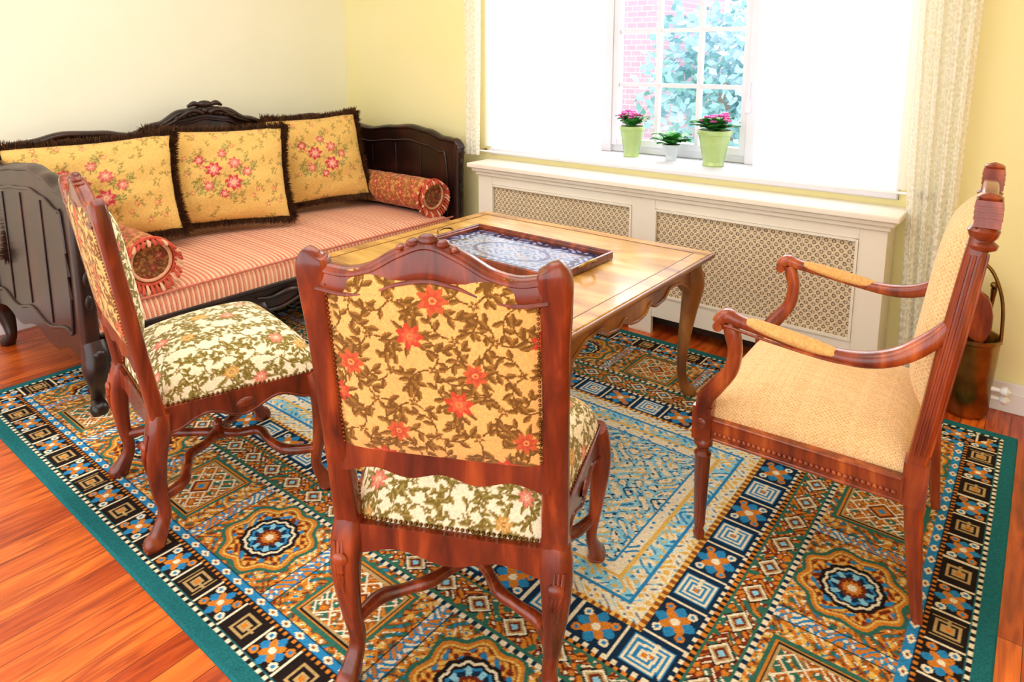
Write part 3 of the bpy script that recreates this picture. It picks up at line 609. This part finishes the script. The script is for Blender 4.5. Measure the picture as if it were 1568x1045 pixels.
# ---------------------------------------------------------------- sofa
def sofa():
    e=empty('carved_daybed_sofa',(-3.62,2.15,0)); W=[]
    yl=1.13
    bt=spl([(-1.13,1.03),(-.95,1.055),(-.78,1.085),(-.6,1.075),(-.45,1.05),(-.28,1.10),(-.14,1.165),(0,1.185),(.14,1.165),(.28,1.10),(.45,1.05),(.6,1.075),(.78,1.085),(.95,1.055),(1.13,1.03)])
    a=np.linspace(-yl,yl,121); W.append(strip('y',a,.30,bt(a),-.58,-.53))
    W.append(sweep([(-.535,q,float(bt(q))-.004) for q in np.linspace(-yl,yl,61)],[(.032,.02)]*61,sub=2,n=14))
    W.append(sweep([(-.52,q,float(bt(q))-.07) for q in np.linspace(-yl+.06,yl-.06,61)],[(.010,.009)]*61,sub=2,n=10))
    for k in range(-5,6):
        y=k*.035; W.append(ell((-.515,y,1.165-abs(k)*.007),(.02,.024,.024-.0015*abs(k))))
    W.append(ell((-.515,0,1.205),(.024,.05,.024)))
    for s in(-1,1):
        W.append(sweep([(-.51,s*.02,1.15),(-.505,s*.08,1.17),(-.51,s*.15,1.14),(-.51,s*.22,1.10),(-.515,s*.30,1.08)],[.016,.018,.014,.012,.006],n=10))
        W.append(sweep([(-.51,s*.03,1.20),(-.505,s*.07,1.212),(-.51,s*.11,1.195)],[.01,.016,.008],n=10))
    et=spl([(-.58,1.03),(-.42,.985),(-.28,.975),(-.05,1.0),(.14,1.015),(.3,.995),(.46,.955),(.57,.945),(.60,.93)])
    eb=spl([(-.58,.24),(-.4,.26),(-.2,.22),(0,.26),(.2,.22),(.42,.26),(.60,.24)])
    for s in(-1,1):
        a=np.linspace(-.58,.58,91); y0=s*yl
        W.append(strip('x',a,eb(a),et(a),y0-.025,y0+.025))
        W.append(sweep([(q,y0,float(et(q))) for q in np.linspace(-.56,.57,41)]+[(.605,y0,.90),(.60,y0,.85)],[(.034,.02)]*41+[(.034,.02),(.028,.016)],sub=2,n=14))
        for sg in(-1,1):
            yy=y0+sg*.027
            W.append(sweep([(q,yy,float(et(q))-.09) for q in np.linspace(-.48,.48,31)]+[(.50,yy,.7),(.50,yy,.5)]+[(q,yy,float(eb(q))+.09) for q in np.linspace(.48,-.48,31)]+[(-.50,yy,.5),(-.50,yy,.7)],.008,sub=2,n=8,closed=True))
            for q in(-.25,0,.25): W.append(sweep([(q,yy,float(et(q))-.11),(q,yy,float(eb(q))+.11)],[(.005,.004)]*2,n=8))
        W.append(sweep([(.575,y0,.20),(.575,y0,.4),(.575,y0,.7),(.58,y0,.88),(.585,y0,.93)],[(.03,.034),(.028,.034),(.028,.034),(.03,.034),(.024,.034)],ref=(0,1,0),e=4,n=18))
        for z in(.5,.6,.7,.8): W.append(ell((.607,y0,z),(.008,.016,.034)))
        for q in(-1,1):
            x,zb=(.57,.0125) if q>0 else(-.54,0)
            y=y0-s*.01
            W.append(sweep([(x,y,.32),(x+.02*q,y,.26),(x+.035*q,y+s*.01,.2),(x+.01*q,y,.12),(x-.01*q,y,.06),(x+.025*q,y+s*.01,zb+.018),(x+.025*q,y+s*.01,zb)],[(.045,.045),(.052,.05),(.046,.046),(.032,.032),(.024,.024),(.034,.034),(.028,.028)],ref=(0,1,0),e=2.8,n=18))
            if q>0:
                for t in range(4): W.append(ell((x+.06-.006*t,y,.28-.035*t),(.018,.026-.003*t,.02)))
    a=np.linspace(-1.10,1.10,161); fb=lambda y:.235+.028*np.cos(np.array(y)*2*pi/.55)
    W.append(strip('y',a,fb(a),.355,.545,.585)); W.append(sweep([(.592,q,float(fb(q))+.01) for q in np.linspace(-1.08,1.08,81)],.010,sub=2,n=8)); W.append(sweep([(.588,-1.1,.345),(.588,1.1,.345)],.014,n=10))
    for k in range(-4,5): W.append(ell((.592,k*.03,.285-.003*abs(k)),(.016,.02,.03-.003*abs(k))))
    for s in(-1,1):
        W.append(sweep([(.592,s*.12,.28),(.6,s*.2,.30),(.595,s*.3,.285),(.595,s*.38,.30)],[.012,.014,.010,.005],n=8))
        W.append(ell((.592,s*.55,.29),(.014,.05,.022)))
        W.append(sweep([(.55,s*.35,.26),(.57,s*.35,.2),(.555,s*.345,.1),(.575,s*.35,.04),(.58,s*.35,.0125)],[.04,.042,.026,.022,.03],ref=(0,1,0),n=14,e=2.8))
    W.append(box(-.54,.56,-1.1,1.1,.29,.33))
    add('carved_frame',W,M_dark,e,.002)
    def stripes(sx,sy,Z):
        t=(sy/.024)%1; C=np.zeros(sx.shape+(3,)); C[:]=lin((228,150,114))
        C[t<.34]=lin((242,204,170)); C[(t>.44)&(t<.58)]=lin((202,104,82)); C[(t>.8)&(t<.9)]=lin((216,128,100)); return C
    pad('seat_cushion',e,.035,0,.335,1.12,2.20,.135,.022,None,nu=80,nv=820,p=18,colfn=stripes)
    pp=[(.585,y,z) for y,z in((-1.07,.352),(0,.354),(1.07,.352))]
    add('cushion_piping',[sweep(pp,.007,n=8),sweep([(.588,-1.06,.452),(.59,0,.458),(.588,1.06,.452)],.006,n=8)],M_pipe,e)
sofa()
# ---------------------------------------------------------------- pillows
def pillow(loc,yaw,tilt,roll,w,h,T=.12):
    e=empty('throw_pillow',(0,0,0))
    ex=Vector((0,1,0)); ey=Vector((-math.sin(tilt),0,math.cos(tilt))); ez=ex.cross(ey)
    R=Matrix((ex,ey,ez)).transposed().to_4x4()
    e.matrix_world=Matrix.Translation(loc)@Matrix.Rotation(yaw,4,'Z')@R@Matrix.Rotation(roll,4,'Z')
    n=200; A,Bb=np.meshgrid(np.linspace(-1,1,n),np.linspace(-1,1,n),indexing='ij')
    U=np.sin(A*pi/2);V=np.sin(Bb*pi/2); pk=.085
    X=U*w/2*(1-pk*(1-V**2)); Y=V*h/2*(1-pk*(1-U**2)); t=T*((1-U**2)*(1-V**2))**.45
    t=t*(1+.06*np.sin(7*U+3*V)+.05*np.sin(11*V-4*U))
    for nm,sg in(('front_fabric',1),('back_fabric',-1)): grid(nm,np.stack([X,Y,sg*t],-1),C_pil.at(X,Y),M_fab,e)
    V_=[];F_=[]; m=200
    for side in range(4):
        for k in range(m):
            for l in range(5):
                q=-1+2*(k+random.random())/m; pin=1-pk*(1-q*q)
                if side==0: p=(q*w/2,h/2*pin);d=(0,1)
                elif side==1: p=(q*w/2,-h/2*pin);d=(0,-1)
                elif side==2: p=(w/2*pin,q*h/2);d=(1,0)
                else: p=(-w/2*pin,q*h/2);d=(-1,0)
                L=.034*random.uniform(.6,1.2); j=random.uniform(-.5,.5); j2=random.uniform(-.3,1.4)
                tx,ty=d[0]-d[1]*j,d[1]+d[0]*j; o=len(V_); r=.0038
                px,py=-d[1],d[0]
                V_+=[(p[0]-d[0]*.016+px*r,p[1]-d[1]*.016+py*r,0.008),(p[0]-d[0]*.016-px*r,p[1]-d[1]*.016-py*r,0.008),(p[0]-d[0]*.016,p[1]-d[1]*.016,.030),(p[0]+tx*L,p[1]+ty*L,j2*L)]
                F_+=[(o,o+1,o+3),(o+1,o+2,o+3),(o+2,o,o+3)]
    add('fringe',[(V_,F_)],M_fringe,e)
pillow((-3.83,1.38,.81),math.radians(-24),.32,.05,.80,.55)
pillow((-3.75,2.02,.81),math.radians(-22),.34,-.02,.76,.58)
pillow((-3.82,2.74,.82),math.radians(-18),.34,.04,.64,.60)
def bolster(loc,L=.86,R=.108):
    e=empty('bolster_cushion',loc)
    A,Bb=np.meshgrid(np.linspace(0,2*pi,170)[:-1],np.linspace(0,1,260),indexing='ij')
    rr=R*np.minimum(1,np.sqrt(np.clip(1-(np.abs(Bb-.5)*2)**24,0,1)))*(1+.012*np.sin(Bb*40)); X=-L+Bb*L
    P=np.stack([X,rr*np.cos(A),rr*np.sin(A)],-1)
    grid('fabric_roll',P,C_bol.at(X+L/2,A*R-.36),M_fab,e,wrap=True)
    red=[];cr=[]
    nt_=34
    for row,(x0,ln) in enumerate(((.004,.046),(-.030,.040))):
        for k in range(nt_):
            th=2*pi*(k+.5*row)/nt_; c,s=math.cos(th),math.sin(th); r0=R*.98
            ox_=random.uniform(-.004,.004)
            y0,z0=c*r0,s*r0; dy,dz=c*.45,s*.45-.75
            l=math.hypot(dy,dz)+.15; dy/=l;dz/=l
            fw=.018 if row==0 else 0
            pth=[(x0+ox_,y0*.96,z0*.96),(x0+.010+fw*.5,y0+dy*ln*.35,z0+dz*ln*.35),(x0+.012+fw,y0+dy*ln*.75,z0+dz*ln*.75),(x0+.010+fw,y0+dy*ln,z0+dz*ln)]
            (red if (k+row)%3 else cr).append(sweep(pth,[.003,.0070,.0080,.0065],n=7,sub=3,ref=(1,0,0)))
    for rr_,ms in((R*.98,red),(R*.80,cr)): ms.append(sweep([(.006,rr_*math.cos(t),rr_*math.sin(t)) for t in np.linspace(0,2*pi,25)[:-1]],.008,closed=True,ref=(1,0,0),n=8,sub=2))
    add('tassels_red',red,M_tasR,e); add('tassels_cream',cr,M_tasC,e)
    A,Bb=np.meshgrid(np.linspace(0,2*pi,90)[:-1],np.linspace(0,1,30),indexing='ij'); rr=R*.97*Bb
    P=np.stack([.006*np.cos(A*14)*Bb*(1-Bb)*2+.004,rr*np.cos(A),rr*np.sin(A)],-1)
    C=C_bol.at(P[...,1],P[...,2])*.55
    grid('end_cap',P,C,M_fab,e,wrap=True)
bolster((-3.075,1.30,.60))
bolster((-3.12,3.11,.60))
# ---------------------------------------------------------------- potted plants
def plant(name,loc,R,H,mat,nl,nf,spread):
    e=empty(name,loc)
    add('pot',[lathe([(R*.62,0),(R*.66,.008),(R*.60,.02),(R*.58,.026),(R*.66,.04),(R*.82,H*.6),(R*.95,H*.86),(R*1.02,H*.88),(R*1.04,H*.97),(R*1.0,H),(R*.92,H),(R*.9,H*.93),(.001,H*.93)],n=48,flute=.05,nf=24,fz=(.03,H*.84))],mat,e)
    add('soil',[lathe([(.001,0),(R*.88,0),(R*.88,.006),(.001,.01)],0,0,H*.92)],M_soil_shade,e)
    V=[];F=[]
    for k in range(nl):
        th=2.4*k; r=spread*(.4+.6*random.random()); z0=H*.94; z1=H+random.uniform(.005,.05)
        lw=min(r*.36,.034); c,s=math.cos(th),math.sin(th); o=len(V); m=7
        for i in range(m):
            t=i/(m-1); w=lw*math.sin(pi*min(1,t*.96+.04))**.7*(.15 if t<.25 else 1)
            x=r*t; z=z0+(z1-z0)*math.sin(t*pi*.62)*1.3
            V+=[(x*c-w*s,x*s+w*c,z+.006),(x*c,x*s,z),(x*c+w*s,x*s-w*c,z+.006)]
        for i in range(m-1):
            for j in(0,1): F.append((o+3*i+j,o+3*i+j+1,o+3*i+4+j,o+3*i+3+j))
    add('leaves',[(V,F)],M_leaf,e)
    if nf:
        fl=[];st=[]
        for k in range(nf):
            th=random.random()*6.28; r=spread*.62*math.sqrt(random.random()); x,y=r*math.cos(th),r*math.sin(th); z=H+random.uniform(.040,.085)
            for q in range(5):
                t=q*1.257; fl.append(ell((x+.011*math.cos(t),y+.011*math.sin(t),z+.004),(.010,.010,.007),8,4))
            st.append(sweep([(x*.3,y*.3,H*.95),(x,y,z)],.0022,n=6,sub=2))
        add('flowers',fl,M_petal,e); add('stems',st,M_leaf,e)
plant('potted_african_violet',(-1.97,3.66,.90),.074,.185,M_pot,30,15,.11)
plant('potted_ivy',(-1.71,3.66,.90),.052,.095,M_potw,40,0,.13)
plant('potted_african_violet',(-1.44,3.62,.90),.092,.20,M_pot,40,14,.145)
def bucket():
    e=empty('fireplace_tool_bucket',(-.165,3.325,0))
    add('brass_bucket',[lathe([(.075,0),(.08,.01),(.085,.02),(.092,.2),(.1,.33),(.106,.335),(.106,.35),(.098,.35),(.09,.33),(.08,.03),(.001,.03)],n=40),
        sweep([(-.1,0,.33),(-.09,0,.5),(-.05,0,.62),(0,0,.66),(.05,0,.62),(.09,0,.5),(.1,0,.33)],.007,ref=(0,1,0),n=10)],M_brass,e)
    add('bellows',[strip('x',[-.04,-.03,0,.04,.055,.065],[.40,.37,.34,.33,.36,.40],[.50,.545,.56,.53,.5,.45],-.05,-.02),sweep([(-.01,-.035,.55),(0,-.035,.60)],.012),sweep([(.02,-.035,.34),(.03,-.02,.2)],.012)],M_maho,e,.004)
    add('tool_handles',[sweep([(.03,.02,.1),(.05,.03,.45),(.055,.03,.55)],[.006,.007,.012]),sweep([(-.03,.03,.1),(-.02,.04,.5),(-.01,.04,.58)],[.006,.007,.013]),ell((.055,.03,.565),.016),ell((-.01,.04,.595),.017)],M_brass,e)
    add('side_knobs',[lathe([(.001,0),(.01,0),(.008,.03),(.018,.04),(.02,.055),(.001,.07)],.085,-.02,.14,axis='x'),lathe([(.001,0),(.01,0),(.008,.03),(.018,.04),(.02,.055),(.001,.07)],.085,.01,.09,axis='x')],M_white,e)
bucket()
# ---------------------------------------------------------------- outside
plane_box('lawn_ground',(-20,12,4.0,24,-.7,-.6),M_lawn)
add('brick_house',[box(-12,-4.7,9.5,12,-.6,5),strip('x',[-12.3,-8.3,-4.4],[5.01,5.01,5.01],[5.1,7.2,5.1],9.3,12.2)],brick_mat())
def tree(loc,R,H,n):
    e=empty('garden_tree',loc)
    add('trunk',[sweep([(0,0,0),(.1,0,H*.5),(0,.1,H)],[.14,.1,.05],n=10)],M_bark,e)
    V=[];F=[]
    for k in range(n):
        d=Vector((random.gauss(0,1),random.gauss(0,1),random.gauss(0,1))).normalized()*R*random.uniform(.4,1)
        c=Vector((0,0,H))+Vector((d.x,d.y,d.z*1.15)); a=Vector((random.gauss(0,1),random.gauss(0,1),random.gauss(0,1))).normalized()*.07; b=a.orthogonal().normalized()*.04
        o=len(V); V+=[tuple(c-a),tuple(c+b),tuple(c+a),tuple(c-b)]; F.append((o,o+1,o+2,o+3))
    add('foliage',[(V,F)],M_tree,e)
tree((-2.95,7.5,-.6),.95,1.8,1500); tree((-1.2,7.0,-.6),.8,1.5,900); tree((-3.6,10.8,-.6),1.0,1.9,1000)
# ---------------------------------------------------------------- light
w=bpy.data.worlds.new('sky'); S.world=w; w.use_nodes=True
bg=w.node_tree.nodes['Background']; bg.inputs[0].default_value=(.985,.99,1,1); bg.inputs[1].default_value=2.6
def area(name,loc,rot,sx,sy,p,col):
    l=bpy.data.lights.new(name,'AREA'); l.shape='RECTANGLE'; l.size=sx; l.size_y=sy; l.energy=p; l.color=col
    o=bpy.data.objects.new(name,l); o.location=loc; o.rotation_euler=rot; link(o); return o
area('ceiling_fill_light',(-2.0,1.2,2.7),(0,0,0),2.5,2.0,38,(1,.98,.94))  # added area light filling the room from above, no lamp fixture here
area('daylight_window_light',(-1.7,4.9,2.6),(math.radians(-55),0,0),2.6,1.5,125,(1,.99,.98))
# ---------------------------------------------------------------- camera
cam=bpy.data.cameras.new('camera'); co=bpy.data.objects.new('camera',cam); link(co)
co.location=(0,0,1.5); co.rotation_euler=(math.radians(90-9.5),0,math.radians(38.3))
cam.sensor_width=36; cam.lens=24.0; cam.shift_y=-.167; cam.clip_start=.05
S.camera=co
S.view_settings.view_transform='Standard'; S.view_settings.look='None'; S.view_settings.exposure=0
